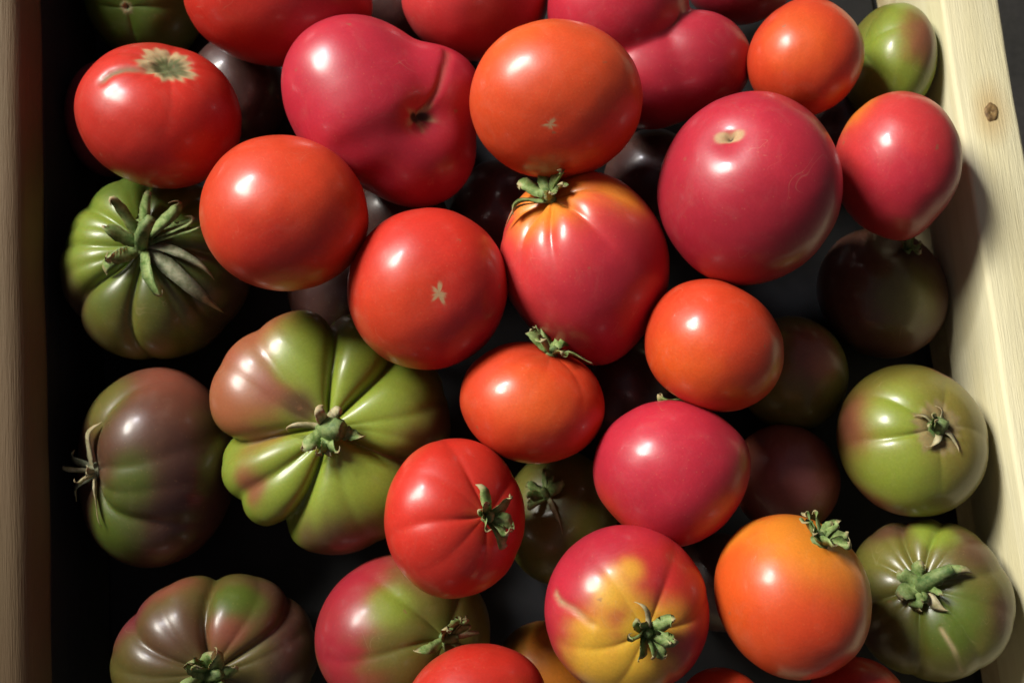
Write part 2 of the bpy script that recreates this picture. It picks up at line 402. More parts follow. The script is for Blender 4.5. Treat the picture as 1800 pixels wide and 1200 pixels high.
# bb: silhouette box in photograph pixels (hidden part estimated); st: pixel of the stem, or s: stem direction (right, up, to viewer)
T=[
dict(k='scarred',bb=(130,75,425,332),st=(293,122),col=RED,h=.86,dim=(.13,.45),sd=1,gr=[(175,.035,16),(-75,.03,20),(-120,.02,18),(20,.025,20),(100,.03,20)],
  scar=(.34,TAN,.66),lines=[([(180,140),(196,127),(222,121),(250,122),(272,122)],10,.035,DTAN)],lump=[(380,110,.02,.5)],
  lab='round red tomato with a bare tan stem scar and a curved crack beside it'),
dict(k='plain_left',bb=(350,237,648,512),s=(-.3,-.35,-.88),col=ORED,h=.93,sd=2,blob=[(480,470,.6,RED,.5)],
  lab='smooth round orange-red tomato overlapping the green tomato with long curling sepals'),
dict(k='big_pink',bb=(494,25,850,365),s=(-.25,.05,-.96),col=PINK,h=.9,sd=3,balls=[(-.24,.24,.05,.74),(.48,.16,.0,.54),(.36,-.40,.0,.585),(-.05,-.05,.1,.75)],fuse=14,lump=[(None,None,-.08,.26)],
  bsc=(.17,TAN,'hole',732,207),lines=[([(740,195),(768,160),(782,120),(787,92)],8,.035,RBRN),([(722,212),(670,235),(610,262)],34,.035,None)],
  lab='big lumpy pink-crimson tomato with a dark sunken blossom scar and folded lobes'),
dict(k='orange_top',bb=(825,33,1130,315),s=(.05,.28,-.96),col=(.60,.070,.016),h=.92,sd=4,blob=[(1020,280,.8,ORED,.6),(900,60,.4,ORNG,.6)],bsc=(.075,TAN,'dot',967,218),
  lab='smooth round orange tomato with a tiny pale blossom dot facing up'),
dict(k='pink_right',bb=(1155,160,1482,502),s=(.18,-.48,-.85),col=CRIM,h=.95,sd=5,blob=[(1330,220,.7,PINK,.6)],bsc=(.115,TAN,'slit',1285,248),lump=[(None,None,-.05,.25),(1290,500,.03,.5)],
  lab='largest round crimson-pink tomato with a tan blossom scar split by a dark hole'),
dict(k='egg_right',bb=(1465,160,1692,423),s=(-.35,.75,-.55),col=ROSE,h=1.0,sd=6,blob=[(1495,180,.30,YORG,.8),(1590,330,.6,PINK,.5)],lump=[(1600,425,.055,.4),(1480,400,-.05,.5),(1670,400,-.035,.4)],
  lab='pinkish red egg-shaped tomato with an orange edge, leaning on the pale rail'),
dict(k='orange_corner',bb=(1313,-5,1520,205),s=(.2,-.5,-.84),col=ORED,h=.95,sd=7,blob=[(1400,60,.6,ORNG,.5)],lump=[(1420,-5,.05,.5)],
  lab='small smooth orange-red tomato beside the green one near the pale rail'),
dict(k='green_corner',bb=(1480,5,1648,215),st=(1510,90),col=LGRN,h=.85,dim=(.14,.4),sd=8,blob=[(1520,20,.6,OLIV,.5),(1625,60,.5,RBRN,.5),(1490,180,.5,GRN,.5)],gr=[(-20,.05,16),(40,.04,18),(-70,.06,16)],
  lab='yellow-green tomato wedged under the orange-red one against the pale rail'),
dict(k='top_red',bb=(322,-120,655,118),s=(.2,.5,-.84),col=RED,h=.92,sd=9,blob=[(600,60,.7,CRIM,.5)],gr=[(-60,.015,20)],
  lab='red tomato cut by the top edge of the picture, left of the lumpy pink one'),
dict(k='top_rose',bb=(705,-130,965,108),s=(-.2,.5,-.84),col=ROSE,h=.92,sd=10,
  lab='rosy red tomato cut by the top edge, behind the orange tomato with the blossom dot'),
dict(k='top_double',bb=(962,-110,1322,228),s=(0,.3,-.95),col=PINK,h=.9,sd=11,balls=[(-.36,.36,.05,.72),(.44,-.27,.02,.57),(.02,-.40,0,.56)],fuse=22,blob=[(1250,140,.7,CRIM,.6)],
  lines=[([(1196,22),(1192,34),(1184,44)],5,.012,RBRN)],
  lab='pink double-lobed tomato with a notch, cut by the top edge of the picture'),
dict(k='top_dark',bb=(1200,-150,1405,45),s=(0,.4,-.9),col=CRIM,h=.9,sd=12,
  lab='shaded dark crimson tomato at the top edge behind the notched pink one'),
dict(k='green_calyx',bb=(104,308,442,632),st=(252,430),col=GRN,h=.74,dim=(.24,.5),sd=13,ext=1.7,
  gr=[(222,.20,12),(222,.08,4),(268,.10,8),(268,.05,3),(200,.05,8),(180,.10,9),(160,.05,8),(140,.12,9),(116,.04,8),(92,.18,11),(92,.07,4),(70,.05,8),(48,.12,10),(26,.05,8),(5,.14,10),(-38,.16,10),(-65,.06,8)],blob=[(400,560,.8,DBRN,.5),(240,600,.6,OLIV,.4),(150,420,.5,LGRN,.4),(130,560,.6,BRN,.5)],  # the DBRN blob at lower right is shadow painted on the skin
  cal=dict(n=7,L=.62,w=.075,hub=.12,stem=(.34,.065),custom=[(-40,1.02,.085,.09,.0,'grey'),(8,.62,.045,.22,.5,''),(-70,.62,.045,.12,.6,''),(30,.55,.045,.28,.8,''),(80,.42,.04,.26,.6,''),(120,.38,.04,.3,.7,''),(172,.34,.05,.16,.7,''),(215,.50,.05,.07,.3,''),(-15,.75,.05,.12,.2,'grey')]),
  lab='ribbed green tomato with long curling sepals against the dull brown rail'),
dict(k='green_ribbed',bb=(368,545,792,975),st=(580,752),col=LGRN,h=.58,dim=(.38,.6),sd=14,ext=2.2,
  gr=[(184,0.286,11),(184,0.118,5),(93,0.218,9),(93,0.101,4),(128,0.084,11),(156,0.042,9),(52,0.235,10),(52,0.101,4),(14,0.042,7),(-8,0.034,7),(-30,0.235,10),(-30,0.101,4),(-72,0.034,8),(-110,0.235,9),(-110,0.101,4),(-137,0.134,8),(-160,0.042,8)],
  blob=[(395,690,.46,(.32,.085,.04),.4),(440,575,.48,(.30,.08,.04),.4),(480,680,.20,RBRN,.5),(530,715,.16,BRN,.5),(770,780,.45,BRN,.4),(600,965,.40,BRN,.35),(440,850,.18,RBRN,.5),(520,630,.22,LGRN,.3)],
  lump=[(420,640,.06,.4),(690,650,-.02,.3),(590,890,.05,.4),(720,740,.04,.4)],
  cal=dict(n=5,L=.34,w=.06,hub=.10,stem=(.16,.085),custom=[(170,.48,.025,.05,.3,'tan'),(75,.22,.05,.16,.6,'tan'),(130,.22,.05,.18,.5,'tan'),(-100,.2,.05,.08,.2,''),(-20,.28,.04,.10,.3,''),(-150,.25,.03,.06,.3,'')]),
  lab='deeply ribbed green tomato blushed brown, with a dark sunken stem at its middle'),
dict(k='brown_left',bb=(136,645,415,998),st=(172,828),col=BRN,h=.85,dim=(.30,.42),sd=15,gr=[(-35,.15,13),(62,.10,13),(15,.08,13),(-10,.05,10)],ext=1.7,
  blob=[(300,660,.45,RBRN,.6),(200,930,.40,GRN,.5),(240,850,.24,GRN,.6),(180,700,.35,OLIV,.5),(360,900,.7,DBRN,.6)],  # the DBRN blob paints the shadow on the fruit's right side
  cal=dict(n=5,L=.42,w=.05,hub=.10,stem=(.06,.07),dry=1,custom=[(75,.5,.05,.05,.1,'tan'),(-40,.55,.045,.06,.2,'tan'),(20,.3,.05,.12,.4,'tan'),(150,.3,.05,.1,.4,'grey'),(230,.3,.05,.1,.4,'grey')]),
  lab='brown tomato with green patches, its dry stem turned toward the dull brown rail'),
dict(k='red_star',bb=(610,365,893,650),s=(-.15,.05,-.98),col=RED,h=.93,sd=16,bsc=(.115,TAN,'star',772,515),blob=[(690,560,.6,ORED,.5),(840,600,.6,CRIM,.5)],
  lab='smooth red tomato with a small pale star-shaped blossom scar'),
dict(k='heart',bb=(878,300,1177,642),st=(968,352),col=ROSE,h=1.12,dim=(.17,.38),sd=17,ext=1.0,gr=[(-128,0.070,13),(-92,0.084,11),(-48,0.105,11),(-5,0.070,13),(60,0.056,14),(170,0.063,14)],sh=(YORG,.54,.3),
  lump=[(1060,645,.07,.4),(920,610,-.07,.5),(1170,610,-.03,.5)],blob=[(1080,560,.8,PINK,.6),(1095,335,.26,YORG,.6)],
  cal=dict(n=5,L=.42,w=.075,hub=.09,stem=(.14,.06),custom=[(200,.55,.05,.10,.3,'tan'),(-160,.4,.07,.14,.4,''),(20,.32,.07,.18,.6,''),(-60,.25,.06,.16,.5,''),(90,.35,.06,.14,.5,''),(140,.3,.06,.14,.5,'')]),
  lab='heart-shaped rosy tomato with orange shoulders and a green calyx under the orange one'),
dict(k='orange_mid',bb=(1133,490,1378,724),s=(-.42,-.83,-.15),col=ORED,h=.92,dim=(.06,.4),sd=18,blob=[(1200,650,.6,ORNG,.5)],
  cal=dict(n=5,L=.34,w=.06,hub=.09,stem=(.10,.05),custom=[(60,.4,.045,.14,.4,'tan'),(20,.35,.05,.16,.5,''),(110,.35,.05,.14,.5,'tan'),(160,.34,.05,.12,.4,''),(-40,.34,.05,.12,.4,''),(220,.3,.05,.12,.4,'')]),
  lab='orange-red tomato whose dark calyx pokes out at its lower left edge'),
dict(k='red_top_calyx',bb=(808,600,1063,815),st=(968,622),col=ORED,h=.86,dim=(.08,.4),sd=19,gr=[(-150,.025,14),(-100,.02,16),(-50,.025,14)],blob=[(930,700,.5,ORNG,.6)],
  cal=dict(n=6,L=.40,w=.075,hub=.10,stem=(.10,.06),custom=[(170,.36,.07,.14,.9,''),(215,.30,.07,.16,.9,''),(-60,.28,.06,.12,.7,''),(-10,.48,.07,.10,.3,''),(60,.3,.07,.14,.5,''),(115,.35,.07,.16,.5,'')]),
  lab='small squat orange-red tomato with a fresh green calyx on its top edge'),
dict(k='pink_plain',bb=(1042,703,1320,962),s=(.3,.1,-.94),col=PINK,h=.95,sd=20,blob=[(1080,905,.32,ORED,.7)],lump=[(1310,790,.05,.4),(1180,960,.04,.5),(1080,930,-.05,.5)],
  lab='plain pink tomato with no stem in view, just above the yellow-patched one'),
dict(k='red_ribbed',bb=(675,770,923,1052),st=(856,906),col=RED,h=.80,dim=(.10,.4),sd=21,ext=1.5,gr=[(192,.065,9),(150,.03,14),(112,.06,9),(-95,.03,12),(-140,.025,14),(40,.05,12),(-30,.04,14)],
  cal=dict(n=6,L=.30,w=.07,hub=.10,stem=(.13,.06),custom=[(110,.32,.05,.10,.2,''),(160,.22,.07,.16,.9,''),(215,.24,.07,.16,.9,''),(-70,.36,.08,.10,.4,''),(-20,.28,.07,.14,.7,''),(40,.30,.07,.16,.7,'')]),
  lab='bright red ribbed tomato with a small green calyx, resting on the deeply ribbed green one'),
dict(k='yellow_patch',bb=(957,922,1247,1226),st=(1138,1108),col=PINK,h=.88,dim=(.12,.4),sd=22,ext=1.3,gr=[(200,.05,12),(5,.05,9),(60,.05,11),(-60,.04,12),(-120,.03,12),(130,.03,14)],sh=(YEL,.36,.2),
  blob=[(1075,1040,.24,YEL,.5),(1112,1000,.13,YEL,.6),(1040,1120,.28,YEL,.5),(1060,1175,.46,YEL,.5),(1190,1085,.24,YEL,.5),(1130,1190,.42,YEL,.5),(1200,1000,.5,RED,.6)],
  lines=[([(976,1040),(985,1056),(1010,1072),(1040,1098)],7,.03,TAN)],
  cal=dict(n=7,L=.24,w=.055,hub=.10,stem=(.09,.05),custom=[(95,.34,.035,.12,.3,'tan'),(140,.24,.06,.14,.8,''),(185,.24,.06,.12,.7,''),(235,.28,.05,.12,.5,''),(-65,.26,.055,.12,.6,''),(-20,.24,.06,.14,.8,''),(40,.26,.06,.12,.7,'')]),
  lab='pink tomato with large yellow patches, a small cracked seam and a green calyx'),
dict(k='orange_low',bb=(1255,903,1533,1195),st=(1440,952),col=ORNG,h=.92,dim=(.06,.35),sd=23,sh=(YORG,.75,.4),blob=[(1430,1140,.7,ORED,.6),(1300,930,.35,YORG,.4)],
  cal=dict(n=8,L=.28,w=.06,hub=.11,stem=(.07,.05),custom=[(170,.26,.07,.14,.9,''),(215,.26,.07,.14,.9,''),(260,.26,.07,.14,.8,''),(-45,.28,.06,.14,.8,''),(0,.30,.06,.12,.6,''),(45,.26,.06,.14,.8,''),(90,.26,.06,.12,.7,''),(130,.26,.06,.14,.8,'')]),
  lab='bright orange tomato with golden shoulders and a crumpled green calyx at its upper right'),
dict(k='green_right',bb=(1470,640,1738,908),st=(1645,752),col=(.19,.165,.028),h=.84,dim=(.08,.35),sd=24,gr=[(192,.07,7),(150,.05,9),(60,.03,12),(-90,.03,14),(0,.03,12)],ext=1.5,blob=[(1560,830,.6,LGRN,.5),(1495,740,.42,RBRN,.5),(1570,720,.4,LGRN,.5),(1540,890,.4,RBRN,.5),(1660,650,.2,RBRN,.4),(1700,760,.5,(.20,.16,.03),.5)],
  scar=(.34,(.24,.18,.07),.4),cal=dict(n=3,L=.22,w=.06,hub=.08,stem=(.14,.10),custom=[(140,.26,.05,.03,.1,'tan'),(60,.2,.05,.04,.2,'tan'),(-40,.3,.04,.03,.1,'tan'),(-100,.25,.05,.03,.1,'tan')]),
  lab='olive-green tomato with a thick broken stem stub, beside the pale rail'),
dict(k='brown_right',bb=(1488,910,1786,1198),st=(1622,1030),col=OLIV,h=.76,dim=(.18,.45),sd=25,ext=1.8,gr=[(98,0.115,10),(98,0.050,4),(72,0.079,8),(72,0.036,3),(124,0.036,8),(150,0.079,11),(185,0.086,11),(185,0.036,4),(-58,0.065,9),(-110,0.086,11),(-110,0.036,4),(12,0.072,11),(40,0.043,9),(-25,0.036,9),(-145,0.043,10)],
  blob=[(1560,930,.3,BRN,.5),(1710,960,.32,BRN,.7),(1765,1080,.25,BRN,.6),(1670,1090,.4,GRN,.5),(1640,940,.25,LGRN,.4),(1520,1110,.4,DBRN,.5)],lines=[([(1655,1105),(1675,1140),(1692,1182)],5,.015,TAN)],
  cal=dict(n=6,L=.3,w=.06,hub=.13,stem=(.30,.075,.75),custom=[(150,.26,.07,.10,.6,''),(200,.26,.08,.10,.5,''),(240,.26,.07,.08,.4,''),(-70,.34,.07,.05,.2,'tan'),(100,.2,.06,.10,.4,''),(20,.45,.06,.12,.1,'')]),
  lab='ribbed olive-brown tomato with a curved green stem, in the corner by the pale rail'),
dict(k='brown_low_left',bb=(193,1008,560,1320),st=(372,1185),col=(.115,.095,.02),h=.76,dim=(.22,.5),sd=26,ext=2.0,gr=[(97,0.176,11),(97,0.080,4),(125,0.040,9),(150,0.080,11),(150,0.032,4),(66,0.040,9),(40,0.104,11),(40,0.040,4),(15,0.040,9),(200,0.080,11),(175,0.040,9),(-20,0.080,12),(-60,0.064,12),(-100,0.064,12)],
  blob=[(300,1030,.3,RBRN,.5),(230,1090,.3,PURP,.5),(300,1110,.4,BRN,.6),(500,1060,.5,BRN,.4),(400,1110,.22,RBRN,.5),(540,1170,.5,DBRN,.4),(420,1050,.25,GRN,.4)],
  cal=dict(n=6,L=.26,w=.06,hub=.10,stem=(.14,.06),custom=[(140,.3,.065,.16,.9,''),(100,.26,.06,.2,.4,''),(70,.28,.05,.22,.3,''),(20,.24,.05,.12,.5,''),(190,.24,.06,.14,.7,''),(-60,.26,.06,.14,.6,'')]),
  lab='deeply grooved olive and reddish tomato at the lower left near the brown rail'),
dict(k='half_pink',bb=(553,972,862,1262),st=(782,1122),col=OLIV,h=.85,dim=(.16,.42),sd=27,ext=1.5,gr=[(188,.05,8),(130,.06,12),(60,.05,12),(-110,.05,12)],
  blob=[(575,1080,.62,CRIM,.35),(640,1000,.5,CRIM,.45),(590,1190,.5,CRIM,.4),(750,1010,.25,RBRN,.5),(690,1060,.25,LGRN,.5)],
  cal=dict(n=6,L=.32,w=.055,hub=.10,stem=(.12,.05),custom=[(195,.42,.045,.12,.4,''),(150,.26,.06,.2,.9,''),(240,.32,.05,.14,.8,''),(100,.24,.06,.18,.8,''),(20,.3,.04,.16,.3,'tan'),(60,.26,.06,.16,.8,'')]),
  lab='half crimson, half olive tomato with a curly calyx, under the bright red ribbed one'),
dict(k='bottom_red',bb=(705,1130,962,1362),s=(.3,-.5,.4),col=RED,h=.85,sd=28,gr=[(120,.03,14),(60,.03,14)],lump=[(800,1135,.03,.4)],
  lab='red tomato cut by the bottom edge, in front of the half crimson one'),
dict(k='bottom_orange',bb=(1190,1172,1350,1330),s=(.1,-.5,-.4),col=ORED,h=.9,sd=29,
  lab='small orange-red tomato just peeking in at the bottom edge'),
dict(k='bottom_right',bb=(1415,1153,1605,1350),s=(.1,-.5,-.4),col=RED,h=.9,sd=30,
  lab='red tomato cut by the bottom edge below the bright orange one'),
# --- lower layer, mostly in shade; DBRN skins paint that shade into the colour
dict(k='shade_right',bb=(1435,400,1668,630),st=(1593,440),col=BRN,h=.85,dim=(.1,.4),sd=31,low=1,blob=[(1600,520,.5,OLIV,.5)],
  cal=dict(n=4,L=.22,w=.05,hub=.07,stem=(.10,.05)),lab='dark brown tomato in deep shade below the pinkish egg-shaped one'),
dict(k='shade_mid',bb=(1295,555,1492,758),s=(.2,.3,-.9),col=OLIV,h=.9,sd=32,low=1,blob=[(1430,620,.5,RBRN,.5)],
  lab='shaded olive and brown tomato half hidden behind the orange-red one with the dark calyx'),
dict(k='shade_rose',bb=(1285,745,1478,938),s=(.2,.3,-.9),col=RBRN,h=.9,sd=33,low=1,blob=[(1390,850,.6,(.34,.11,.10),.6),(1420,920,.3,OLIV,.5)],  # the paler rose blob imitates light falling on the fruit
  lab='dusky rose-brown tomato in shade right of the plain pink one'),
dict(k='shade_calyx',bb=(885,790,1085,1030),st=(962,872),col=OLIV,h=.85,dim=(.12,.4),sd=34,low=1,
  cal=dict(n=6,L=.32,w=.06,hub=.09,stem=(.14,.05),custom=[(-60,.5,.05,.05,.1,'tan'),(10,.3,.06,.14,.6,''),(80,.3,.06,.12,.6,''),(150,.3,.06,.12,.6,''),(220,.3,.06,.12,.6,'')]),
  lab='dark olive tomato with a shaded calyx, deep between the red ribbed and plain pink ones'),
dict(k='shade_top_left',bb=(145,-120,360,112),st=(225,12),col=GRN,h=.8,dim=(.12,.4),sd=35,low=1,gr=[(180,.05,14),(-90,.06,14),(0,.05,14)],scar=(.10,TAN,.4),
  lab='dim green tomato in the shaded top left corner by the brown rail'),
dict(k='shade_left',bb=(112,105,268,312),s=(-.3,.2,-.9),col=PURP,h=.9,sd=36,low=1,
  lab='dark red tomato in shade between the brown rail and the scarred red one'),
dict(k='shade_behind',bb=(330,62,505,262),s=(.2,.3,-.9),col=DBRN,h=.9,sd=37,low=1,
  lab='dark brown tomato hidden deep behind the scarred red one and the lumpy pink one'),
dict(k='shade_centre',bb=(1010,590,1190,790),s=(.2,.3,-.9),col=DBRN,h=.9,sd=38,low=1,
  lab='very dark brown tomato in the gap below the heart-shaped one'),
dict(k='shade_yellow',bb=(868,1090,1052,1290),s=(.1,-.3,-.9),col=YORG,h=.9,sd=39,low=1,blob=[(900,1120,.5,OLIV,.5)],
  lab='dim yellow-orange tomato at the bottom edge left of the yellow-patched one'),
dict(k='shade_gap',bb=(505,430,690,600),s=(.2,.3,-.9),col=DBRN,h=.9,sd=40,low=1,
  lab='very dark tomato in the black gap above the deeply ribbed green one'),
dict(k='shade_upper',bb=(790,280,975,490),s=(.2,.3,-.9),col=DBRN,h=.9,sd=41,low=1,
  lab='tomato with skin darkened as shade, in the black gap left of the heart-shaped one'),
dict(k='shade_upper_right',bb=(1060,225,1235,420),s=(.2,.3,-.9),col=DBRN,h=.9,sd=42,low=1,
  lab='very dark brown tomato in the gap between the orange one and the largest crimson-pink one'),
dict(k='shade_pit',bb=(610,300,790,480),s=(.2,.3,-.9),col=DBRN,h=.9,sd=43,low=1,  # this and the three fillers below are added to darken bare gaps
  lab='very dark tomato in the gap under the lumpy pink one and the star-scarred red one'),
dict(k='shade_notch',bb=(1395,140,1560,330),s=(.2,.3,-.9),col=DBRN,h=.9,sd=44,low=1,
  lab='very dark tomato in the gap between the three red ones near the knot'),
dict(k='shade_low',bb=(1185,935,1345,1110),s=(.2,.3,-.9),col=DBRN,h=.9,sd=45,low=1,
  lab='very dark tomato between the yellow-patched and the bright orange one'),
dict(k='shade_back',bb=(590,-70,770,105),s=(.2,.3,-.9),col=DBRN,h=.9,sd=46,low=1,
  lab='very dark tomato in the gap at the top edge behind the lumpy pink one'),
]
Z =  {'scarred': -0.003, 'plain_left': 0.0194, 'big_pink': -0.0074, 'orange_top': 0.021, 'pink_right': 0.015, 'egg_right': 0.0, 'orange_corner': 0.0, 'green_corner': -0.03, 'top_red': -0.012, 'top_rose': -0.02, 'top_double': -0.016, 'top_dark': -0.04, 'green_calyx': -0.042, 'green_ribbed': -0.0296, 'brown_left': -0.0462, 'red_star': 0.005, 'heart': -0.01, 'orange_mid': 0.005, 'red_top_calyx': -0.005, 'pink_plain': 0.0, 'red_ribbed': 0.0058, 'yellow_patch': 0.012, 'orange_low': 0.008, 'green_right': -0.03, 'brown_right': -0.035, 'brown_low_left': -0.04, 'half_pink': -0.0352, 'bottom_red': 0.0102, 'bottom_orange': 0.0, 'bottom_right': -0.005, 'shade_right': -0.06, 'shade_mid': -0.06, 'shade_rose': -0.06, 'shade_calyx': -0.06, 'shade_top_left': -0.06, 'shade_left': -0.06, 'shade_behind': -0.066, 'shade_centre': -0.06, 'shade_yellow': -0.06, 'shade_gap': -0.066, 'shade_upper': -0.066, 'shade_upper_right': -0.06, 'shade_pit': -0.064, 'shade_notch': -0.064, 'shade_low': -0.064, 'shade_back': -0.064}

NT, NP = 110, 168

def wrap(a):
    return (a + np.pi) % (2 * np.pi) - np.pi

def value_noise(P, seed, freq):
    """smooth pseudo-random field on 3D points, about -1..1"""
    rng = np.random.default_rng(seed)
    out = np.zeros(len(P))
    for k in range(7):
        d = rng.normal(size=3)
        d /= np.linalg.norm(d)
        out += np.sin(P @ d * freq * rng.uniform(0.6, 1.6) + rng.uniform(0, 6.28))
    return out / 3.2

class Tomato:
    def __init__(self, t, z):
        self.t = t
        x0, y0, x1, y1 = t['bb']
        self.c = ((x0 + x1) / 2, (y0 + y1) / 2)
        self.hw, self.hh = (x1 - x0) / 2, (y1 - y0) / 2
        self.C = ray_at(*self.c, z)
        s = nrm(self.pdir(*t['st'])) if 'st' in t else nrm(t['s'])
        if 'bsc' in t:                                   # the blossom end shows: it sits at that pixel
            s = -nrm(self.pdir(t['bsc'][3], t['bsc'][4]))
        self.axis(s)
        self.rest(t)

    def axis(self, s):
        self.s = s
        ref = np.array([1.0, 0, 0]) if abs(s[0]) < 0.95 else np.array([0, 1.0, 0])
        self.e1 = nrm(ref - (ref @ s) * s)
        self.e2 = np.cross(s, self.e1)

    def rest(self, t):
        self.lumps = [(None if px is None else nrm(self.pdir(px, py)), a, w) for px, py, a, w in t.get('lump', [])] + [(nrm(d), a, w) for d, a, w in t.get('lumpv', [])]
        self.lines = []
        self.scale = np.array([1.0, 1.0, 1.0])
        self.fit()
        want = t.get('st') or (t['bsc'][3:5] if 'bsc' in t else None)
        if want:                                         # turn the fruit until its stem (or blossom end) sits where the photograph has it
            aim = np.array(want, float)
            pole = 0.0 if 'st' in t else np.pi
            for _ in range(6):
                X, Y = self.project(self.to_world(self.shape(np.array([pole]), np.array([0.0]))))
                aim += 0.8 * (np.array(want) - np.array([X[0], Y[0]]))
                self.axis(nrm(self.pdir(*aim)) * (1 if 'st' in t else -1))
                self.fit()
        self.lookup()
        self.lines = [(np.array([self.pick(px, py) for px, py in pts]), w / ((self.hw + self.hh) / 2), d, c) for pts, w, d, c in t.get('lines', [])]

    def lookup(self):
        th, ph = np.meshgrid(np.linspace(0.01, np.pi - 0.01, 140), np.linspace(0, 2 * np.pi, 220, endpoint=False), indexing='ij')
        th, ph = th.ravel(), ph.ravel()
        W = self.to_world(self.shape(th, ph))
        X, Y = self.project(W)
        near = np.linalg.norm(W - CAM, axis=1)
        ok = near < np.linalg.norm(self.C - CAM) + 0.1 * self.scale[2]
        self.lut = (X[ok], Y[ok], self.dirs(th, ph)[ok])

    def pick(self, px, py):
        """direction of the skin point that lies at a photograph pixel"""
        X, Y, D = self.lut
        return D[np.argmin((X - px) ** 2 + (Y - py) ** 2)]

    def pdir(self, px, py):
        u, v = (px - self.c[0]) / self.hw, -(py - self.c[1]) / self.hh
        q = u * u + v * v
        if q > 0.995:
            k = math.sqrt(0.995 / q)
            u, v, q = u * k, v * k, 0.995
        return np.array([u, v, math.sqrt(1 - q)])

    def dirs(self, th, ph):
        st = np.sin(th)
        return (st * np.cos(ph))[:, None] * self.e1 + (st * np.sin(ph))[:, None] * self.e2 + np.cos(th)[:, None] * self.s

    def line_dist(self, D, pts):
        best = np.full(len(D), 9.0)
        for a, b in zip(pts[:-1], pts[1:]):
            ab = b - a
            t = np.clip(((D - a) @ ab) / (ab @ ab), 0, 1)
            best = np.minimum(best, np.linalg.norm(D - (a + t[:, None] * ab), axis=1))
        return best

    def shape(self, th, ph):
        """points of the skin about the centre, camera axes, before scaling"""
        t = self.t
        D = self.dirs(th, ph)
        r = np.ones(len(th))
        sd = t['sd']
        if 'balls' in t or 'lobes' in t:                 # a fruit grown from several fused lobes
            acc = np.zeros(len(th))
            centres = [(np.array(q[:3]), q[3]) for q in t.get('balls', [])]
            for a, out, rad in t.get('lobes', []):       # lobes ringed about the stem
                a = math.radians(a)
                centres.append((out * (math.cos(a) * self.e1 + math.sin(a) * self.e2) + 0.06 * self.s, rad))
            for cb, rad in centres:
                q = D @ cb
                acc += np.exp(t['fuse'] * (q + np.sqrt(q * q - cb @ cb + rad * rad)))
            r = np.log(acc) / t['fuse']
        r += 0.018 * value_noise(D, sd * 7 + 1, 2.3) + 0.006 * value_noise(D, sd * 7 + 2, 5.0) + 0.0034 * value_noise(D, sd * 7 + 3, 11.0) + 0.0011 * value_noise(D, sd * 7 + 4, 21.0)
        dd, dw = t.get('dim', (0.05, 0.4))
        r *= 1 - dd * np.exp(-(th / dw) ** 2)
        r *= 1 - 0.025 * np.exp(-((np.pi - th) / 0.3) ** 2)
        ext = t.get('ext', 1.2)
        for a, dp, w in t.get('gr', []):
            rng = np.random.default_rng(int(abs(a) * 10) + sd)
            bend = 0.10 * np.sin(th * 2.2 + rng.uniform(0, 6))
            dl = np.abs(wrap(ph - math.radians(a) - bend))
            e = 0.018
            g = np.exp(-(np.sqrt(dl * dl + e * e) - e) / math.radians(w))
            r *= 1 - dp * g * (1 - np.exp(-(th / 0.22) ** 2)) * np.exp(-(th / ext) ** 3)
        for d, a, w in self.lumps:
            ang = np.arccos(np.clip(D @ (-self.s if d is None else d), -1, 1))
            r *= 1 + a * np.exp(-(ang / w) ** 2)
        for pts, w, dp, c in self.lines:
            r *= 1 - dp * np.exp(-(self.line_dist(D, pts) / w) ** 2)
        if 'scar' in t:
            rs = t['scar'][0]
            r *= 1 - 0.08 * np.exp(-(th / (rs * t['scar'][2])) ** 2)
            r *= 1 + 0.012 * np.exp(-(th / (rs * 1.1)) ** 6) * value_noise(D, sd + 77, 38.0)
        if 'bsc' in t:
            rb, kind = t['bsc'][0], t['bsc'][2]
            al = np.pi - th
            if kind == 'hole':
                r *= 1 - 0.10 * np.exp(-(al / (rb * 0.75)) ** 2)
            elif kind == 'slit':
                r *= 1 - 0.07 * np.exp(-(al / (rb * 0.5)) ** 2)
        P = D * r[:, None]
        along = P @ self.s
        P = P + ((t.get('h', 0.9) - 1) * along)[:, None] * self.s
        return P

    def to_world(self, P):
        return self.C + (P * self.scale + self.off) @ RCW.T

    def project(self, W):
        q = (W - CAM) @ RCW
        return 900 - F * q[:, 0] / q[:, 2], 600 + F * q[:, 1] / q[:, 2]

    def fit(self):
        th, ph = np.meshgrid(np.linspace(0.0, np.pi, 60), np.linspace(0, 2 * np.pi, 90, endpoint=False), indexing='ij')
        P = self.shape(th.ravel(), ph.ravel())
        depth = -((self.C - CAM) @ RCW)[2]
        self.scale = np.array([self.hw, self.hh, (self.hw + self.hh) / 2]) * depth / F
        self.off = np.zeros(3)
        x0, y0, x1, y1 = self.t['bb']
        for _ in range(5):
            X, Y = self.project(self.to_world(P))
            kx, ky = (x1 - x0) / (X.max() - X.min()), (y1 - y0) / (Y.max() - Y.min())
            self.scale *= np.array([kx, ky, (kx + ky) / 2])
            self.off += np.array([((x0 + x1) - (X.max() + X.min())) / 2, -((y0 + y1) - (Y.max() + Y.min())) / 2, 0]) * depth / F

    def colours(self, th, ph):
        t = self.t
        D = self.dirs(th, ph)
        n = len(th)
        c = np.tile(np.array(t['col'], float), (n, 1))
        cork = np.zeros(n)
        sd = t['sd']
        stk = np.zeros(n)                                    # ripening runs in streaks from the stem along the ribs
        rng = np.random.default_rng(sd + 90)
        for kf in (7, 13, 19, 29, 41):
            stk += np.sin(kf * ph + rng.uniform(0, 6.28) + 1.5 * np.sin(2.0 * th + rng.uniform(0, 6))) * (9.0 / (kf + 8))
        wob = 0.45 * value_noise(D, sd + 50, 5.0) + 0.30 * value_noise(D, sd + 51, 11.0) + 0.20 * value_noise(D, sd + 52, 24.0) + 0.30 * stk * np.clip(np.sin(th) * 1.5, 0, 1)

